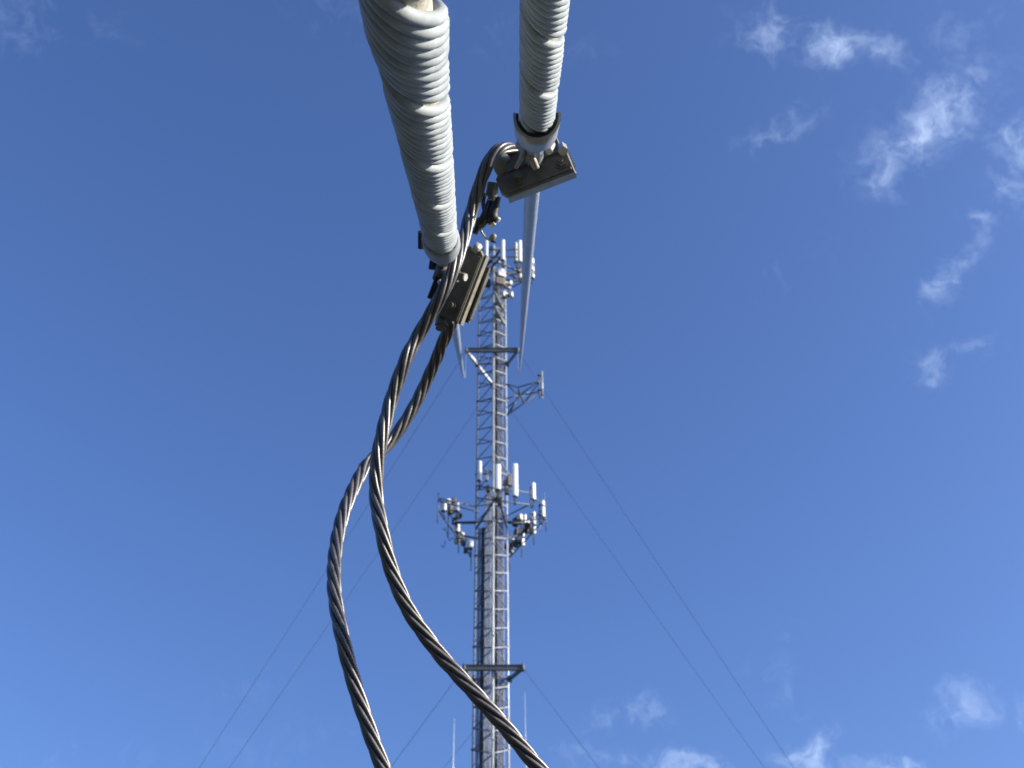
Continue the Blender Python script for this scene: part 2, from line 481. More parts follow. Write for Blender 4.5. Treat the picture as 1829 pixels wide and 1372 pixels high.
# side arm with a small panel, right of the mast
sa = thing('side_arm_antenna', 'slim pale antenna on a triangular side arm right of the mast below the upper bracket', 'antenna', tuple(at(967, 700, D)))
e1, e2 = at(965, 680, D - .3), at(965, 700, D - .3)
n1, n2 = at(926, 692, D - .1), at(927, 706, D + .2)
r1, r2, r3 = at(904, 686, D), at(904, 712, D + .1), at(905, 742, D)
arm = MB()
for a, b_ in ((r1, n1), (n1, e1), (r1, n2), (n2, e1), (r3, e2), (r2, n2), (r3, n2), (n1, n2), (n2, e2), (at(905, 728, D + .4), at(945, 700, D + .2)), (at(912, 735, D), n2), (at(935, 722, D - .1), e1), (at(935, 722, D - .1), n1)):
    arm.cyl(a, b_, .045, 8)
arm.build('arm_frame', 'tower', sa)
MB().cyl(at(963, 666, D - .3), at(964, 712, D - .3), .035, 8).build('mast_pipe', 'tower', sa)
MB().cyl(at(967.5, 664, D - .5), at(968.5, 707, D - .5), .075, 12).cyl(at(968.5, 707, D - .5), at(968.7, 713, D - .5), .03, 8).build('radome', 'edge', sa)
MB().bar(at(961, 671, D - .3), at(968, 671, D - .5), .1, .1).build('mount_clamp', 'dark', sa)
MB().bar(at(961, 697, D - .3), at(968, 697, D - .5), .1, .1).build('mount_clamp', 'dark', sa)

# ---------------------------------------------------------------- antennas
def panel(px, pt, pb, wpx, Y, az, label, group, m='white', depth=.16, name='panel_antenna'):
    top, bot = at(px, pt, Y), at(px, pb, Y)
    h = top.z - bot.z
    ppm = (at(px + 10, (pt + pb) / 2, Y) - at(px, (pt + pb) / 2, Y)).length / 10
    w = wpx * ppm
    c = Vector(((top.x + bot.x) / 2, Y, bot.z))
    t = thing(name, label, 'antenna', tuple(c), group)
    rot = Matrix.Translation(c) @ Matrix.Rotation(R(az), 4, 'Z')
    # section: flat back, rounded front (front is -Y)
    P = [(-w / 2, depth * .35), (-w / 2, -depth * .15)]
    for i in range(1, 8):
        a = math.pi * (1 - i / 8); P.append((w / 2 * math.cos(a) * .98, -depth * .15 - depth * .5 * math.sin(a)))
    P += [(w / 2, -depth * .15), (w / 2, depth * .35)]
    MB().prism(P, .03, h, rot, min(.03, w * .1)).build('radome', m, t)
    Q = [(x * .9, y * .9) for x, y in P]
    MB().prism(Q, -.03, .029, rot).build('end_cap', 'dark', t)
    pb_ = MB().cyl(rot @ Vector((0, depth + .12, -.45)), rot @ Vector((0, depth + .12, h * .85)), .04, 8)
    pb_.build('mast_pipe', 'tower', t)
    for zz in (.15 * h, .8 * h):
        MB().box((0, depth * .35 + .09, 0), (w * .5, .2, .09), rot @ Matrix.Translation((0, 0, zz))).build('bracket', 'dark', t)
    j = MB()
    for k in range(3):
        a = rot @ Vector(((k - 1) * w * .28, .02, -.03)); b_ = rot @ Vector(((k - 1) * w * .1, .16, -.55))
        j.tube([a, a.lerp(b_, .4) + Vector((0, 0, -.1)), b_], .014, 6)
    j.build('jumper_cable', 'coax_black', t)
    return t
def radio(px, pt, pb, wpx, Y, az, label, group, m='offwhite'):
    top, bot = at(px, pt, Y), at(px, pb, Y)
    h = top.z - bot.z
    ppm = (at(px + 10, pt, Y) - at(px, pt, Y)).length / 10
    w = wpx * ppm
    c = Vector(((top.x + bot.x) / 2, Y, bot.z))
    t = thing('remote_radio_unit', label, 'radio unit', tuple(c), group)
    rot = Matrix.Translation(c) @ Matrix.Rotation(R(az), 4, 'Z')
    MB().prism([(-w / 2, .1), (-w / 2, -.08), (-w * .4, -.12), (w * .4, -.12), (w / 2, -.08), (w / 2, .1)], 0, h, rot, .02).build('housing', m, t)
    f_ = MB()
    for k in range(6): f_.box(((k - 2.5) * w / 7, .15, h / 2), (.015, .1, h * .85), rot)
    f_.build('cooling_fin', 'dark', t)
    MB().box((0, .24, h / 2), (w * .4, .1, h * .5), rot).build('bracket', 'dark', t)
    return t
G1, G2, G3, G4 = 'antennas on the lower platform', 'radio units on the lower platform', 'antennas at the mast top', 'radio units at the mast top'
ppmid = [
 (856, 824, 859, 8, D - 2.6, -10, 'narrow white panel antenna, leftmost of the tall ones on the lower platform'),
 (889, 830, 875, 11, D - 2.9, 6, 'wide white panel antenna in front of the mast, on the lower platform'),
 (920, 829, 887, 10, D - 2.5, 12, 'longest white panel antenna, just right of the mast on the lower platform'),
 (953, 863, 893, 7.5, D - 1.0, 40, 'short white panel antenna on the right, above the platform rail'),
 (970, 895, 924, 7.5, D + .9, 60, 'outermost white panel antenna at the right tip of the lower platform'),
]
for (px, a, b_, w, Y, az, lb) in ppmid: panel(px, a, b_, w, Y, az, lb, G1)
pprear = [
 (953.5, 915, 938, 7, D + 1.9, 120, 'white panel antenna inside the right tip of the lower platform, seen from behind'),
 (937, 920, 936, 7, D + 2.6, 130, 'square-ended white panel antenna high in the right rear row'),
 (933, 942, 960, 7.5, D + 3.6, 140, 'white panel antenna in the middle of the right rear row'),
 (915, 962, 980, 6.5, D + 4.2, 150, 'white panel antenna at the inner end of the right rear row, near the mast'),
 (792, 899, 913, 10, D + .4, -20, 'small white panel antenna at the far left tip of the lower platform'),
 (815, 899, 913, 10, D + .8, -15, 'small bright panel antenna second from the left tip of the lower platform'),
 (816, 936, 951, 10, D + 2.2, -10, 'small greenish white panel antenna below the left arm of the lower platform'),
 (840, 966, 980, 10, D + 3.6, 0, 'small white panel antenna at the inner end of the left rear row'),
]
for (px, a, b_, w, Y, az, lb) in pprear: panel(px, a, b_, w, Y, az, lb, G1)
rr = [
 (881, 880, 888, 8, D - 2.7, 0, 'white', 'small white box in front of the mast under the wide antenna'),
 (929, 920, 936, 9, D + 2.3, 130, 'offwhite', 'cream square box, upper left of the right rear row'),
 (953, 941, 954, 7, D + 2.4, 110, 'white', 'white box under the rear facing antenna near the right tip'),
 (932.5, 963, 975, 8, D + 3.8, 130, 'white', 'white box lowest in the right rear row'),
 (913, 981, 987, 6, D + 4.3, 150, 'offwhite', 'lowest grey box beside the right leg of the mast'),
 (905, 973, 982, 5, D + 4.3, 150, 'offwhite', 'pale box touching the right leg of the mast'),
 (800, 892, 901, 9, D + .7, 20, 'white', 'pale box between the two antennas at the left tip'),
 (804, 905, 918, 11, D + 1.4, -60, 'brown', 'brown box between the left tip antennas'),
 (818, 917, 926, 9, D + 2.0, -90, 'brown', 'brown box under the second antenna of the left arm'),
 (825, 952, 961, 8, D + 2.9, 20, 'white', 'tiny white box in the middle of the left rear row'),
 (816, 962, 970, 9, D + 3.6, -120, 'offwhite', 'grey box lower left of the left rear row'),
 (943, 931, 940, 7, D + 2.8, 130, 'offwhite', 'pale box between the two columns of the right rear row'),
 (910, 850, 868, 9, D - 1.2, 20, 'brown', 'brown box between the wide and the longest antenna'),
 (902, 858, 866, 6, D - 1.0, 10, 'edge', 'small grey lit box right of the wide antenna'),
 (868, 838, 846, 6, D - .6, 0, 'edge', 'grey round-cornered box left of the wide antenna'),
 (869, 850, 859, 6, D - .6, 0, 'edge', 'lower grey box left of the wide antenna'),
 (872, 868, 878, 7, D - 1.6, 0, 'dark', 'dark box left of the small white box in front of the mast'),
 (893, 890, 902, 9, D - .9, 0, 'dark', 'dark box on the mast just below the wide antenna'),
 (906, 872, 883, 8, D - 1.2, 10, 'dark', 'dark box between the feet of the wide and longest antennas'),
 (812, 926, 936, 9, D + 2.2, 20, 'dark', 'dark box above the greenish white antenna of the left arm'),
 (828, 963, 974, 8, D + 3.2, 20, 'dark', 'dark box beside the innermost left rear antenna'),
 (832, 979, 987, 7, D + 3.8, 20, 'brown', 'brown box lowest on the left of the platform'),
 (921, 926, 940, 8, D + 2.4, 40, 'dark', 'dark box left of the cream square box'),
 (923, 945, 957, 7, D + 3.2, 40, 'brown', 'brown box left of the middle right rear antenna'),
 (922, 964, 977, 7, D + 3.8, 40, 'dark', 'dark box between the two inner right rear antennas'),
 (941, 940, 952, 6, D + 2.8, 60, 'dark', 'dark box between the right rear columns'),
 (811, 890, 898, 7, D + .8, 10, 'brown', 'brown box behind the second left tip antenna'),
]
for (px, a, b_, w, Y, az, m_, lb) in rr: radio(px, a, b_, w, Y, az, lb, G2, m_)

def pipe(t, name, a, b_, r=.045, m='tower'): return MB().cyl(a, b_, r, 8).build(name, m, t)
mt = thing('antenna_platform', 'dark steel antenna platform of three arms around the middle of the mast', 'platform', tuple(at(880, 905, D)))
LT, RT = at(783, 890, D + .2), at(974, 905, D + 1.0)
LR, RRr = at(842, 975, D + 4.2), at(910, 975, D + 4.2)
NL, NR = at(851, 868, D - 2.5), at(945, 880, D - 1.7)
dz = Vector((0, 0, .9))
pipe(mt, 'face_rail', LT, LR); pipe(mt, 'face_rail', LT - dz, LR - dz)
pipe(mt, 'face_rail', RT, RRr); pipe(mt, 'face_rail', RT - dz, RRr - dz)
pipe(mt, 'face_rail', NL, NR); pipe(mt, 'face_rail', NL - dz, NR - dz)
pipe(mt, 'tie_pipe', LT, up(A2, LT.z + .1)); pipe(mt, 'tie_pipe', LT - dz * .2, at(856, 915, D))
pipe(mt, 'tie_pipe', NR, RT); pipe(mt, 'tie_pipe', NL, up(A2, NL.z))
zc_ = at(880, 912, D).z
zl_ = at(880, 940, D).z
for (h0, h1, lg) in ((at(813, 934, D + 1.9), at(826, 957, D + 2.6), A2), (at(948, 936, D + 2.0), at(930, 955, D + 2.8), B2)):
    MB().bar(h0, up(lg, zc_), .13, .13).build('standoff_arm', 'dark', mt)
    MB().bar(h1, up(lg, zl_), .11, .11).build('standoff_arm', 'dark', mt)
    MB().bar(h0, h1, .13, .13).build('arm_head', 'dark', mt)
nm2 = NL.lerp(NR, .4) - dz * .5
for lg in (A2, B2):
    MB().bar(nm2, up(lg, nm2.z - .2), .10, .10).build('standoff_arm', 'dark', mt)
MB().bar(NL.lerp(NR, .4), NL.lerp(NR, .4) - dz, .14, .14).build('arm_head', 'dark', mt)
pipe(mt, 'tie_pipe', up(B2, zc_ + .5), NR - dz); pipe(mt, 'tie_pipe', up(B2, zc_), RT - dz)
for p in (LT, LT.lerp(LR, .3), LT.lerp(LR, .62), LR, RT, RT.lerp(RRr, .33), RT.lerp(RRr, .66), RRr):
    pipe(mt, 'mast_pipe', p + Vector((0, 0, .4)), p - Vector((0, 0, 1.9)), .035)
MB().bar(at(884, 812, D - .25), at(912, 850, D - 1.6), .07, .07).build('tie_bar', 'tower_sunlit', mt)
for k in range(14):      # loops of feeder under the platform
    a = at(random.uniform(790, 850) if k % 2 else random.uniform(905, 960), random.uniform(925, 968), D + random.uniform(1.5, 4))
    b_ = a + Vector((random.uniform(-.5, .5), random.uniform(-.3, .3), random.uniform(-.5, -.1)))
    MB().tube(catmull([a, a.lerp(b_, .5) + Vector((0, 0, -.35)), b_], 8), .022, 6).build('jumper_cable', 'coax_black', mt)
for (px, a, b_) in ((973, 880, 905), (964, 930, 952), (967, 925, 950)):
    w = MB().cyl(at(px, b_, D + 1.2), at(px, a, D + 1.2), .012, 6)
    tag(w.build('whip_antenna', 'edge', None, at(px, b_, D + 1.2)), {973: 'hair-thin whip rising above the right tip of the lower platform', 964: 'hair-thin whip hanging left below the right platform tip', 967: 'hair-thin whip hanging right below the right platform tip'}[px], 'antenna', 'thin whips')

# top cluster
for (px, a, b_, w, Y, az, lb) in [
 (868, 428, 463, 7.5, D - 2.2, -12, 'white panel antenna at the mast top, leftmost, beside the clamp plate'),
 (898, 429, 465, 7.5, D - 2.3, 4, 'slender white panel antenna in the middle of the mast top'),
 (928.5, 430, 468, 7, D - 1.8, 12, 'white panel antenna at the mast top just left of the right guy'),
 (951.5, 462, 497, 7, D + 1.0, 60, 'white panel antenna at the mast top, partly behind the right guy')]:
    panel(px, a, b_, w, Y, az, lb, G3)
panel(920.5, 434, 468, 7, D - 1.3, -35, 'shaded side of an antenna, its shade in duller colour, left of the guy at the mast top', G3, 'offwhite')  # shade on the antenna's left side painted as a duller panel
for (px, a, b_, w, Y, az, m_, lb) in [
 (896, 480, 494, 15, D - .9, 25, 'white', 'largest bright white box on the mast just under the top antennas'),
 (893, 496, 508, 18, D - .8, 20, 'brown', 'brownish box under the bright white box near the mast top'),
 (906, 506, 514, 13, D - .3, 40, 'offwhite', 'tan rounded box low on the right side of the top cluster'),
 (912, 503, 509, 5, D - .5, 30, 'white', 'tiny white box at the right end of the tan one'),
 (884, 509, 515, 6, D - .6, 0, 'edge', 'small grey box below the brownish box near the mast top'),
 (902, 523, 531, 12, D + .4, 40, 'offwhite', 'grey box lowest in the top cluster'),
 (913, 522, 530, 5, D + .3, 60, 'white', 'small white box at the right edge, lowest in the top cluster'),
 (866, 480, 498, 14, D + .2, -10, 'edge', 'bluish grey box left of the mast under the top antennas'),
 (869, 500, 512, 15, D + .1, 0, 'dark', 'dark wide box left of the mast, below the bluish grey box'),
 (883, 463, 471, 7, D - .7, 0, 'edge', 'small grey box directly under the middle top antenna'),
 (927, 478, 486, 7, D - .6, 30, 'brown', 'brown box beside the right guy near the mast top'),
 (930, 490, 497, 6, D - .4, 30, 'offwhite', 'pale box beside the right guy near the mast top')]:
    radio(px, a, b_, w, Y, az, lb, G4, m_)
tp = thing('antenna_platform', 'dark steel frame carrying the antennas at the mast top', 'platform', tuple(at(880, 455, D)))
a1, a2 = at(862, 446, D - 1.9), at(935, 446, D - 1.6)
b1, b2 = at(957, 478, D + 1.2), at(915, 500, D + 3.2)
c1, c2 = at(835, 470, D + 1.0), at(868, 498, D + 3.2)
for (u_, v_) in ((a1, a2), (b1, b2), (c1, c2), (a2, b1), (a1, c1)):
    pipe(tp, 'face_rail', u_, v_, .05); pipe(tp, 'face_rail', u_ - dz * .9, v_ - dz * .9, .05)
zt = at(880, 470, D).z
for (m_, l0, l1) in ((a1.lerp(a2, .45), A2, B2), (b1.lerp(b2, .5), B2, C2), (c1.lerp(c2, .5), A2, C2)):
    for dd in (0, -.8):
        MB().bar(m_ + Vector((0, 0, dd)), up(l0, zt + dd + .3), .12, .12).build('standoff_arm', 'dark', tp)
        MB().bar(m_ + Vector((0, 0, dd)), up(l1, zt + dd + .3), .10, .10).build('standoff_arm', 'dark', tp)
for k in range(12):
    a = at(random.uniform(862, 915), random.uniform(488, 530), D + random.uniform(-.5, .5))
    b_ = a + Vector((random.uniform(-.5, .5), random.uniform(-.2, .2), random.uniform(-.6, -.2)))
    MB().tube(catmull([a, a.lerp(b_, .5) + Vector((0, 0, -.3)), b_], 8), .025, 6).build('jumper_cable', 'coax_black', tp)
for (x0, y0, x1, y1) in ((883, 522, 899, 553), (884, 548, 901, 580)):
    MB().tube([at(x0, y0, D - .35), at(x1, y1, D - .25)], .11, 12).build('conduit', 'green', tp)
for (px, py, rr_) in ((896, 545, .22), (894, 565, .24), (889, 540, .14), (889, 560, .14)):
    p = at(px, py, D - .15)
    MB().tube([p + Vector((0, 0, -.16)), p + Vector((0, 0, .16))], rr_, 12).build('junction_pot', 'edge' if rr_ < .2 else 'brown', tp)

# whips standing on the lower mast, bottom of the picture
for (px, pt, lb) in ((811.5, 1283, 'pale whip antenna left of the mast at the bottom of the sky'), (937.5, 1236, 'faint pale whip antenna right of the mast at the bottom of the sky')):
    tpt = at(px, pt, D + .2)
    t = thing('whip_antenna', lb, 'antenna', (tpt.x, tpt.y, tpt.z - 6.5), 'whips low on the mast')
    q = Vector((tpt.x, tpt.y, tpt.z - 6.5))
    MB().tube([q, q + Vector((0, 0, 3)), tpt], [.045, .03, .010] if px < 850 else [.034, .02, .006], 8).build('rod', 'white_steel', t)
    leg = A2 if px < 850 else B2
    MB().cyl(q, up(leg, q.z - .1), .035, 8).build('side_arm', 'tower', t)

# ---------------------------------------------------------------- guys
def guy_curve(Sp, E, sag, n=160, back=0.0):
    pts = []
    d0 = (E - Sp) - Vector((0, 0, 4 * sag))
    L = (E - Sp).length
    if back:
        nb = 60
        for i in range(nb, 0, -1): pts.append(Sp - d0.normalized() * back * i / nb)
    for i in range(n + 1):
        t = (i / n) ** 2.6
        pts.append(Sp + (E - Sp) * t - Vector((0, 0, 4 * sag * t * (1 - t))))
    return pts
Pl, Pr, Rr = BRK[0]
S_R = near(PW / 2 + (925 - PW / 2) - .067 * 0 + .067 * (720 - 211), 211, 491 / (720 - 211.0))
S_L = near(835 - .162 * (720 - 420.0), 420, 300 / (720 - 420.0))
def to_ground(Sp, E, sag):
    d = ((E - Sp) - Vector((0, 0, 4 * sag))).normalized()
    return Sp.z / d.z
guys = []
for (Sp, E, lb) in ((S_L, Pl, 'left near guy wire, running up to the left end of the upper mast bracket'),
                    (S_R, Pr, 'right near guy wire, running up to the right end of the upper mast bracket')):
    sag = 1.0
    pts = guy_curve(Sp, E, sag, back=to_ground(Sp, E, sag))
    t = thing('guy_wire', lb, 'guy wire', tuple(pts[0]), 'guy wires from the near anchor')
    # visible strands near the lens, plain strand further up
    d0 = ((E - Sp) - Vector((0, 0, 4 * sag))).normalized()
    MB().tube(pts, .0090, 14).build('core_strand', 'guy', t)
    seg = [p for p in guy_curve(Sp, E, sag, n=700) if (p - Sp).length < 8]
    seg, st = resample(seg, .012)
    T, Nn, Bn = frames(seg)
    for k in range(6):
        q = []
        for i, p in enumerate(seg):
            a = 2 * math.pi * (k / 6 - i * st / .26)
            q.append(p + (Nn[i] * math.cos(a) + Bn[i] * math.sin(a)) * .0062)
        MB().tube(q, .0031, 6).build('strand', 'guy', t)
    guys.append((pts, Sp, d0))

# helical grips wrapped round the guys
def grip(Sp, d0, s0, s1, phase, label, lay, wide=None):
    """s measured along d0 from Sp (negative = towards the anchor)"""
    t = thing('helical_grip', label, 'guy grip', tuple(Sp + d0 * s0), 'ribbed grips on the two near guys')
    step = .0022
    n = int((s1 - s0) / step)
    # frame: U = under the guy (towards the lens), V = right
    V = Vector((1, 0, 0)); V = (V - d0 * V.dot(d0)).normalized()
    U = V.cross(d0).normalized()
    if U.z > 0: U = -U
    V = U.cross(d0).normalized()
    if V.x < 0: V = -V
    nr = 10; width = 2 * math.pi / 11.15
    core = MB().tube([Sp + d0 * (s0 + (s1 - s0) * i / 60) for i in range(61)], .0106, 20)
    core.build('gritty_lining', 'grit', t)
    for k in range(nr):
        rad, pts = [], []
        ph = random.uniform(0, 6.28); ww = random.uniform(.9, 1.1)
        endk = s1 - random.uniform(0, .006)
        r0 = .0030 * random.uniform(.93, 1.06)
        for i in range(n + 1):
            s = s0 + (s1 - s0) * i / n
            if s > endk: break
            a = phase + 2 * math.pi * s / lay + (k + .95) * width
            wob = .014 * math.sin(s * 31 * ww + ph) + .010 * math.sin(s * 83 + ph * 2)
            if wide:
                gk = math.exp(-((s - wide) / .035) ** 2)
                wob += gk * (.40 * math.exp(-k / 2.2) - .40 * math.exp(-(nr - 1 - k) / 2.2))
            a += wob
            rc = .0092 + .0032 + .0002 * math.sin(s * 47 + ph) + (.0012 * math.exp(-((s - (wide or -9)) / .03) ** 2) if wide else 0)
            pts.append(Sp + d0 * s + (U * math.cos(a) + V * math.sin(a)) * rc)
            rad.append(r0)
        rad[-1] *= .55; rad[-2] *= .85
        MB().tube(pts, rad, 9).build('rod', 'galv_rod', t)
    return t, U, V
LAYL, LAYR = .132, .126
gl, UL, VL = grip(S_L, guys[0][2], -1.40, .062, -1.22, 'thick ribbed grey metal grip wound on the left guy, nearest the lens', LAYL, wide=300/(720-30.0)-300/(720-420.0))
gr_, UR, VR = grip(S_R, guys[1][2], -1.60, .034, 0.30, 'slimmer looking ribbed grey metal grip on the right guy, ending in a cupped saddle', LAYR)

# thin far guys
def far_guy(E, A, sag, lb, grp, r=.012):
    pts = [E.lerp(A, i / 60) - Vector((0, 0, 4 * sag * (i / 60) * (1 - i / 60))) for i in range(61)]
    tag(MB().tube(pts, r, 6).build('guy_wire', 'far_guy', None, pts[-1]), lb, 'guy wire', grp)
def anchor(sgn, Rd): return Vector((cen.x + sgn * .866 * Rd, cen.y + .5 * Rd, 0))
FG = 'thin far guy wires'
far_guy(Pr, anchor(1, 45), .5, 'faint outer guy line slanting down right from the upper bracket, furthest right', FG)
far_guy(Rr, anchor(1, 45), .5, 'faint inner guy line slanting down right from behind the upper bracket', FG)
far_guy(Pl, anchor(-1, 45), .5, 'faint outer guy line slanting down left from the upper bracket, furthest left', FG)
far_guy(Rr, anchor(-1, 45), .5, 'faint inner guy line slanting down left from behind the upper bracket', FG)
Pl2, Pr2, Rr2 = BRK[1]
far_guy(Pr2, anchor(1, 34), .25, 'faint guy line slanting down right from the lower bracket', FG)
far_guy(Pl2, anchor(-1, 34), .25, 'faint guy line slanting down left from the lower bracket', FG)
far_guy(Rr2, anchor(-1, 34), .25, 'faintest guy line low beside the mast, left, from behind the lower bracket', FG)
far_guy(Rr2, anchor(1, 34), .25, 'faint guy line low beside the mast, right, from behind the lower bracket', FG)

# ---------------------------------------------------------------- stranded earth cables
def cable(px, label, dia=.0136, lay=(.18, .125), phase=0.0, tail=None):
    base = [near(*p) for p in px]
    if tail: base += tail
    pts, st = resample(catmull(base, 24), .004)
    T, Nn, Bn = frames(pts)
    t = thing('stranded_cable', label, 'cable', tuple(pts[-1]), 'stranded earth cables')
    rs = dia / 6 * 1.04
    MB().tube(pts, rs, 8).build('core_strand', 'wire', t)
    for k in range(6):
        q = []
        ph = random.uniform(0, 6)
        tw = 0.0
        for i, p in enumerate(pts):
            tw += st / (lay[0] + (lay[1] - lay[0]) * min(1, i * st / .75))
            a = phase + 2 * math.pi * (k / 6) - 2 * math.pi * tw + .04 * math.sin(i * st * 40 + ph)
            q.append(p + (Nn[i] * math.cos(a) + Bn[i] * math.sin(a)) * (dia / 3 * 1.0))
        MB().tube(q, rs, 10).build('strand', 'wire', t)
    return t
PA = [(950, 292, 1.165), (930, 275, 1.165), (912, 266, 1.15), (893, 267, 1.135), (876, 284, 1.13), (864, 310, 1.13), (853, 342, 1.14), (840, 385, 1.14), (827, 430, 1.12), (812, 475, 1.10), (791, 522, 1.09), (767, 565, 1.09), (744, 605, 1.09), (725, 642, 1.08),
      (699, 714, 1.07), (681, 785, 1.05), (673, 835, 1.04), (672, 888, 1.03), (682, 948, 1.01), (699, 1018, 1.0), (731, 1092, .99),
      (781, 1163, .985), (815, 1202, .98), (856, 1247, .975), (900, 1296, .97), (940, 1345, .965), (985, 1400, .96), (1050, 1490, .95), (1120, 1640, .93)]
PB = [(796, 500, 1.17), (803, 508, 1.165), (811, 524, 1.17), (813, 545, 1.18), (809, 566, 1.19), (801, 590, 1.20), (789, 616, 1.21), (780, 640, 1.22), (763, 678, 1.225), (745, 716, 1.22), (722, 755, 1.21), (698, 788, 1.20), (674, 812, 1.185),
      (650, 838, 1.165), (622, 894, 1.12), (606, 945, 1.09), (598, 994, 1.06), (596.5, 1043, 1.03), (602, 1092, 1.01), (612, 1141, .99), (624, 1190, .98), (638, 1239, .97), (654, 1288, .96), (671, 1337, .95), (690, 1385, .94), (725, 1470, .92), (780, 1600, .9)]
def tail_down(px, dx):
    p = near(*px[-1]); q = near(*px[-2]); d = (p - q)
    return [p + d * 1.0, Vector((p.x + d.x * 2 + dx, p.y - .18, .35)), Vector((p.x + d.x * 2 + dx * 1.3, p.y - .2, .02))]
cable(PA, 'dark twisted cable leaving the right clamp, crossing in front of the mast at the bottom', tail=tail_down(PA, .05))
cable(PB, 'dark twisted cable leaving the left clamp, bulging furthest left and passing behind the other', phase=.5, lay=(.13, .15), tail=tail_down(PB, .02))

# ---------------------------------------------------------------- clamps
def cframe(px, py, z, ang, tx=0, ty=0):
    return Matrix.Translation(near(px, py, z)) @ C3.to_4x4() @ Matrix.Rotation(R(ang), 4, 'Z') @ Matrix.Rotation(R(tx), 4, 'X') @ Matrix.Rotation(R(ty), 4, 'Y')
mm = .001
def mmv(m_, x, y, z): return m_ @ Vector((x * mm, y * mm, z * mm))
def boxmm(b, m_, c, d, bev=.8): return b.box(tuple(q * mm for q in c), tuple(q * mm for q in d), m_, bev * mm)

GC = 'clamps joining cable to guy'
# right clamp
m_ = cframe(954, 307, 1.135, 21, -13, 0)
t = thing('guy_clamp', 'dark bronze clamp block on the right guy, long side tilted up to the right', 'clamp', tuple(m_.translation), GC)
b = MB(); b.prism([(-.034, -.0170), (.0385, -.0170), (.0385, .0160), (-.030, .0160), (-.039, .006), (-.039, -.010)], -.004, .004, m_, .0012)
b.build('jaw_plate', 'clamp', t)
b = MB(); boxmm(b, m_, (2, -18.2, -2), (73, 2.0, 12), .5); b.build('lit_rim', 'edge', t)  # pale strip paints the lit lower edge of the plate
b = MB(); boxmm(b, m_, (39.6, 1, -3), (1.8, 26, 10), .4); b.build('lit_rim', 'edge', t)  # pale strip for the lit end of the plate
b = MB(); boxmm(b, m_, (8, 15, -12), (56, 34, 8), 1.2); b.build('back_plate', 'clamp', t)
b = MB(); boxmm(b, m_, (2, 9.5, 5.0), (66, 3.0, 2.4), .7); boxmm(b, m_, (2, -12.5, 4.6), (68, 2.4, 1.6), .6); b.build('raised_rib', 'clamp', t)
b = MB(); b.hexn(mmv(m_, -18, -1.5, 3.5), mmv(m_, -18, -1.5, 9), .0056); b.cyl(mmv(m_, -18, -1.5, 3.8), mmv(m_, -18, -1.5, 5), .0078, 20); b.cyl(mmv(m_, -18, -1.5, 9), mmv(m_, -18, -1.5, 12), .0031, 14)
b.build('nut', 'clamp', t)
b = MB(); b.hexn(mmv(m_, 28, -1.5, 3.5), mmv(m_, 28, -1.5, 8), .0056); b.cyl(mmv(m_, 28, -1.5, 3.8), mmv(m_, 28, -1.5, 5), .0078, 20); b.cyl(mmv(m_, 28, -1.5, 8), mmv(m_, 28, -1.5, 10.5), .0031, 14)
b.build('nut', 'clamp', t)
# saddle round the guy
Sg, d0 = S_R, guys[1][2]
b = MB(); k = 28; b0 = 0
axis = lambda s: Sg + d0 * s
ss = (-.006, .046)
prof = []
for side, rad in ((0, .0205), (1, .0182)):
    for s in ss: prof.append((s, rad))
ang = [R(-100 + 200 * i / (k - 1)) for i in range(k)]
for (s, rad) in ((ss[0], .0205), (ss[1], .0195), (ss[1], .0175), (ss[0], .0182)):
    for a in ang: b.v.append(axis(s) + (UR * math.cos(a) + VR * math.sin(a)) * rad)
for r_ in range(4):
    for i in range(k - 1):
        a0_, a1_ = r_ * k + i, r_ * k + i + 1; c0, c1 = ((r_ + 1) % 4) * k + i, ((r_ + 1) % 4) * k + i + 1
        b.f.append((a0_, a1_, c1, c0)); b.sm.append(r_ in (0, 2))
b.f.append((0, k, 2 * k, 3 * k)); b.f.append((k - 1, 4 * k - 1, 3 * k - 1, 2 * k - 1)); b.sm += [False, False]
sd_ = b.build('saddle', 'edge', t)
b = MB()
for i in range(k):
    for (s, rad) in ((-.0055, .0181), (-.0055, .0160), (.045, .0155), (.045, .0174)):
        a = ang[i]; b.v.append(axis(s) + (UR * math.cos(a) + VR * math.sin(a)) * rad)
for i in range(k - 1):
    for q in range(4): b.f.append((i * 4 + q, i * 4 + (q + 1) % 4, i * 4 + 4 + (q + 1) % 4, i * 4 + 4 + q)); b.sm.append(False)
b.f += [(0, 1, 2, 3), (4 * k - 1, 4 * k - 2, 4 * k - 3, 4 * k - 4)]; b.sm += [False, False]
b.build('saddle_liner', 'black', t)
# forked keeper (two legs) and stub bolts
z_ = 1.085
fk = MB()
J = near(936, 266, z_)
fk.tube(catmull([near(926, 258, z_ + .01), J, near(931, 283, z_ - .004), near(921, 300, z_ + .002)], 6), [.0036 - .0018 * i / 18 for i in range(19)], 10)
fk.tube(catmull([near(930, 262, z_ + .012), near(944, 274, z_), near(951, 285, z_ - .004), near(958, 301, z_)], 6), [.0042 - .0008 * i / 18 for i in range(19)], 10)
fk.tube([near(934, 262, z_ + .01), near(942, 278, z_)], [.0058, .0042], 10)
fk.build('forked_keeper', 'tan', t)
MB().tube([near(986, 258, 1.10), near(980, 271, 1.085)], .0034, 12).build('bolt', 'bolt', t)
MB().tube(catmull([near(905, 290, 1.12), near(898, 285, 1.11), near(892, 295, 1.11), near(893, 312, 1.115)], 5), [.003, .0045, .0055, .006, .0062, .0064, .0066, .0068, .0068, .0066, .0064, .006, .0056, .005, .004, .003], 14).build('end_boss', 'clamp', t)
nt_ = MB().hexn(near(881, 327, 1.15), near(877, 351, 1.15), .0065); nt_.cyl(near(881, 331, 1.149), near(877, 357, 1.149), .0038, 12)
nt_.build('nut', 'clamp', t)
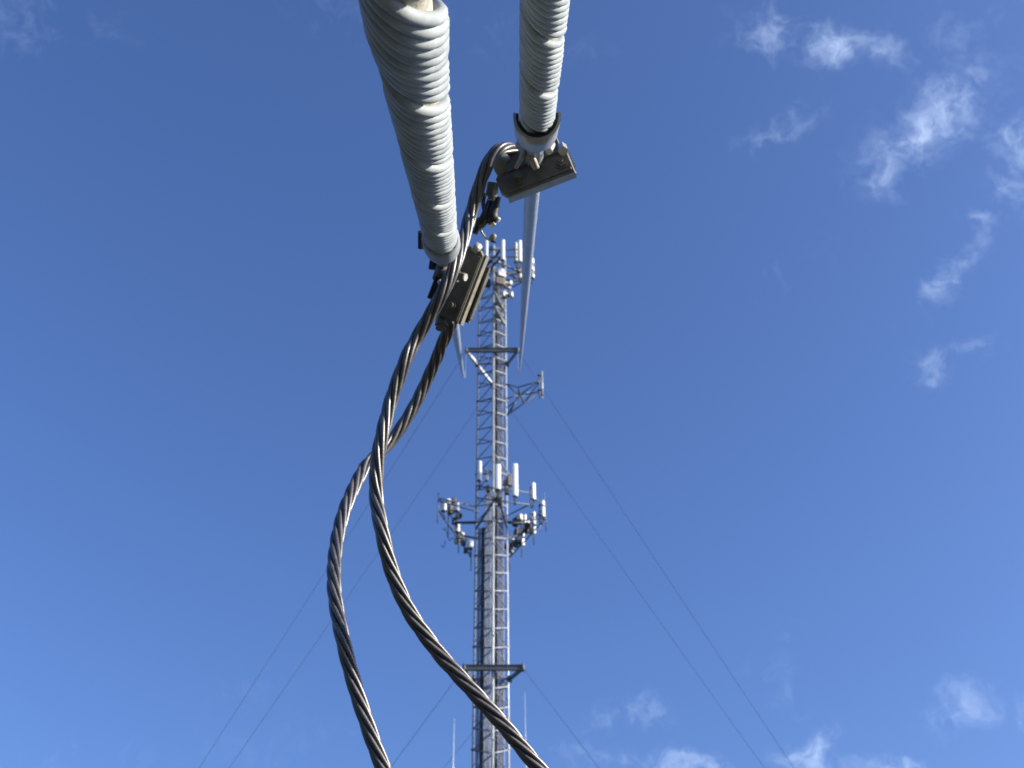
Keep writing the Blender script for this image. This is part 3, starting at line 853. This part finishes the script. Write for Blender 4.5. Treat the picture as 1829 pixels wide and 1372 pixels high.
MB().hexn(near(1003, 262, 1.14), near(1006, 270, 1.12), .005).build('nut', 'bolt', t)

# left clamp
m_ = cframe(823, 506, 1.15, 69, -13, 0)
t = thing('guy_clamp', 'dark bronze clamp block on the left guy, standing steeply behind the crossing cable', 'clamp', tuple(m_.translation), GC)
b = MB(); b.prism([(-.040, -.0135), (.034, -.0135), (.0385, -.009), (.0385, .010), (.034, .0145), (-.038, .0145)], -.004, .004, m_, .0012)
b.build('jaw_plate', 'clamp', t)
b = MB(); boxmm(b, m_, (-2, -14.9, -4), (76, 2.2, 11), .5); b.build('lit_rim', 'tan', t)  # lit right edge of the block painted as a lighter strip
b = MB(); boxmm(b, m_, (-4, -6, -17), (62, 26, 6), 1.0); boxmm(b, m_, (-6, -19.2, -15), (50, 1.8, 9), .4); b.build('back_plate', 'clamp', t)
MB().cyl(mmv(m_, 35, -2.5, 6), mmv(m_, 43, -4.5, 2), .0042, 14).build('bolt', 'bolt', t)
MB().cyl(mmv(m_, 32, 9, 5), mmv(m_, 38, 8, 2), .0028, 14).build('bolt', 'bolt', t)
b = MB(); P0, P1 = near(810, 492, 1.125), near(829, 495, 1.118)
th = [P0.lerp(P1, i / 40) for i in range(41)]
b.tube(th, [.0042 - (.0004 if i % 2 else 0) for i in range(41)], 14); b.build('bolt', 'tan', t)
MB().hexn(P0.lerp(P1, .05), P0.lerp(P1, .38), .0066).build('nut', 'clamp', t)
b = MB(); boxmm(b, m_, (-3, 10.5, 4.6), (68, 3, 2.0), .7); boxmm(b, m_, (-3, -10.5, 4.6), (70, 3, 2.0), .7)
b.build('raised_rib', 'clamp', t)
b = MB(); b.hexn(mmv(m_, -25, -1, 3.5), mmv(m_, -25, -1, 8.5), .0054); b.cyl(mmv(m_, -25, -1, 3.8), mmv(m_, -25, -1, 5), .0076, 20); b.cyl(mmv(m_, -25, -1, 8.5), mmv(m_, -25, -1, 11.5), .0030, 14)
b.build('nut', 'clamp', t)
MB().cyl(near(828.9, 495, 1.1175), near(832, 495.6, 1.1165), .0038, 14).build('bolt_end', 'bolt', t)
b = MB(); b.hexn(near(791, 566, 1.16), near(788, 582, 1.155), .0068); b.cyl(near(790, 572, 1.16), near(786, 588, 1.155), .005, 12); b.build('nut', 'clamp', t)
b = MB(); boxmm(b, cframe(779, 520, 1.17, 69), (0, 0, 0), (20, 12, 14), 1.5); b.build('end_block', 'black', t)
b = MB(); boxmm(b, cframe(800, 540, 1.18, 69), (0, 0, 0), (38, 26, 10), 1.5); b.build('lower_jaw', 'clamp', t)
b = MB(); b.hexn(near(752, 414, 1.16), near(752, 443, 1.17), .0036); b.build('bolt_end', 'black', t)
b = MB(); b.hexn(near(775, 464, 1.2), near(772, 482, 1.2), .0048); b.build('bolt_end', 'black', t)
# tapered ferrule at the end of the left grip
Sg, d0 = S_L, guys[0][2]
b = MB(); prf = [(.018, .0158), (.022, .0172), (.060, .0178), (.080, .0170), (.086, .0150), (.090, .0110), (.13, .0102), (.165, .0098)]
b.tube([Sg + d0 * s for s, r in prf], [r for s, r in prf], 36)
b.build('ferrule', 'galv_rod', t)
MB().cyl(near(792, 478, 1.175), near(785, 500, 1.17), .008, 14).build('u_bolt', 'clamp', t)
MB().cyl(near(786, 503, 1.11), near(787, 508, 1.105), .0026, 10).build('bolt', 'bolt', t)

# hardware dangling between the clamps
t = thing('cable_lug', 'black taped lug with bright bolts hanging below the right clamp', 'cable lug', tuple(near(878, 356, 1.25)))
z_ = 1.27
b = MB(); c_ = catmull([near(886, 352, z_), near(884, 368, z_), near(879, 384, z_), near(877, 397, z_)], 6)
b.tube(c_, [.0058, .0056, .0054, .0052, .0050, .005, .0052, .0056, .006, .0064, .0068, .0072, .0076, .0078, .0078, .0076, .0072, .0066, .0055], 14)
b.build('taped_body', 'black', t)
MB().hexn(near(877, 398, z_ - .004), near(881, 403, z_ - .002), .0042).build('bolt', 'bolt', t)
MB().cyl(near(885, 388, z_ - .002), near(892, 394, z_ - .004), .0026, 10).build('bolt', 'bolt', t)
MB().tube(catmull([near(866, 345, z_), near(863, 362, z_), near(866, 380, z_ - .005), near(873, 398, z_)], 8), .0024, 8).build('loop_wire', 'black', t)
MB().tube(catmull([near(878, 350, z_ + .01), near(871, 368, z_), near(862, 388, z_ - .005), (near(853, 404, z_)), near(848, 418, z_)], 8), .0034, 10).build('loop_wire', 'black', t)
MB().tube(catmull([near(868, 392, z_), near(860, 402, z_), near(856, 400, z_), near(850, 392, z_)], 8), .0042, 10).build('loop_wire', 'clamp', t)
t = thing('bare_wire_tail', 'short bright wire curling to a tan crimp above the mast top', 'wire', tuple(near(880, 425, 1.3)))
MB().tube(catmull([near(856, 405, z_), near(861, 416, z_), near(868, 425, z_), near(878, 431, z_)], 8), .0014, 8).build('wire', 'bolt', t)
MB().tube([near(876, 430, z_), near(879, 425, z_), near(883, 421, z_), near(885, 419, z_)], [.002, .0036, .0032, .002], 10).build('crimp', 'tan', t)
MB().tube([near(878, 431, z_), near(889, 434, z_)], [.0015, .0003], 8).build('tip', 'black', t)

for o in bpy.data.objects:
    if o.parent is not None and '_o' in o: pass
for o in list(bpy.data.objects):
    if '_o' in o: del o['_o']
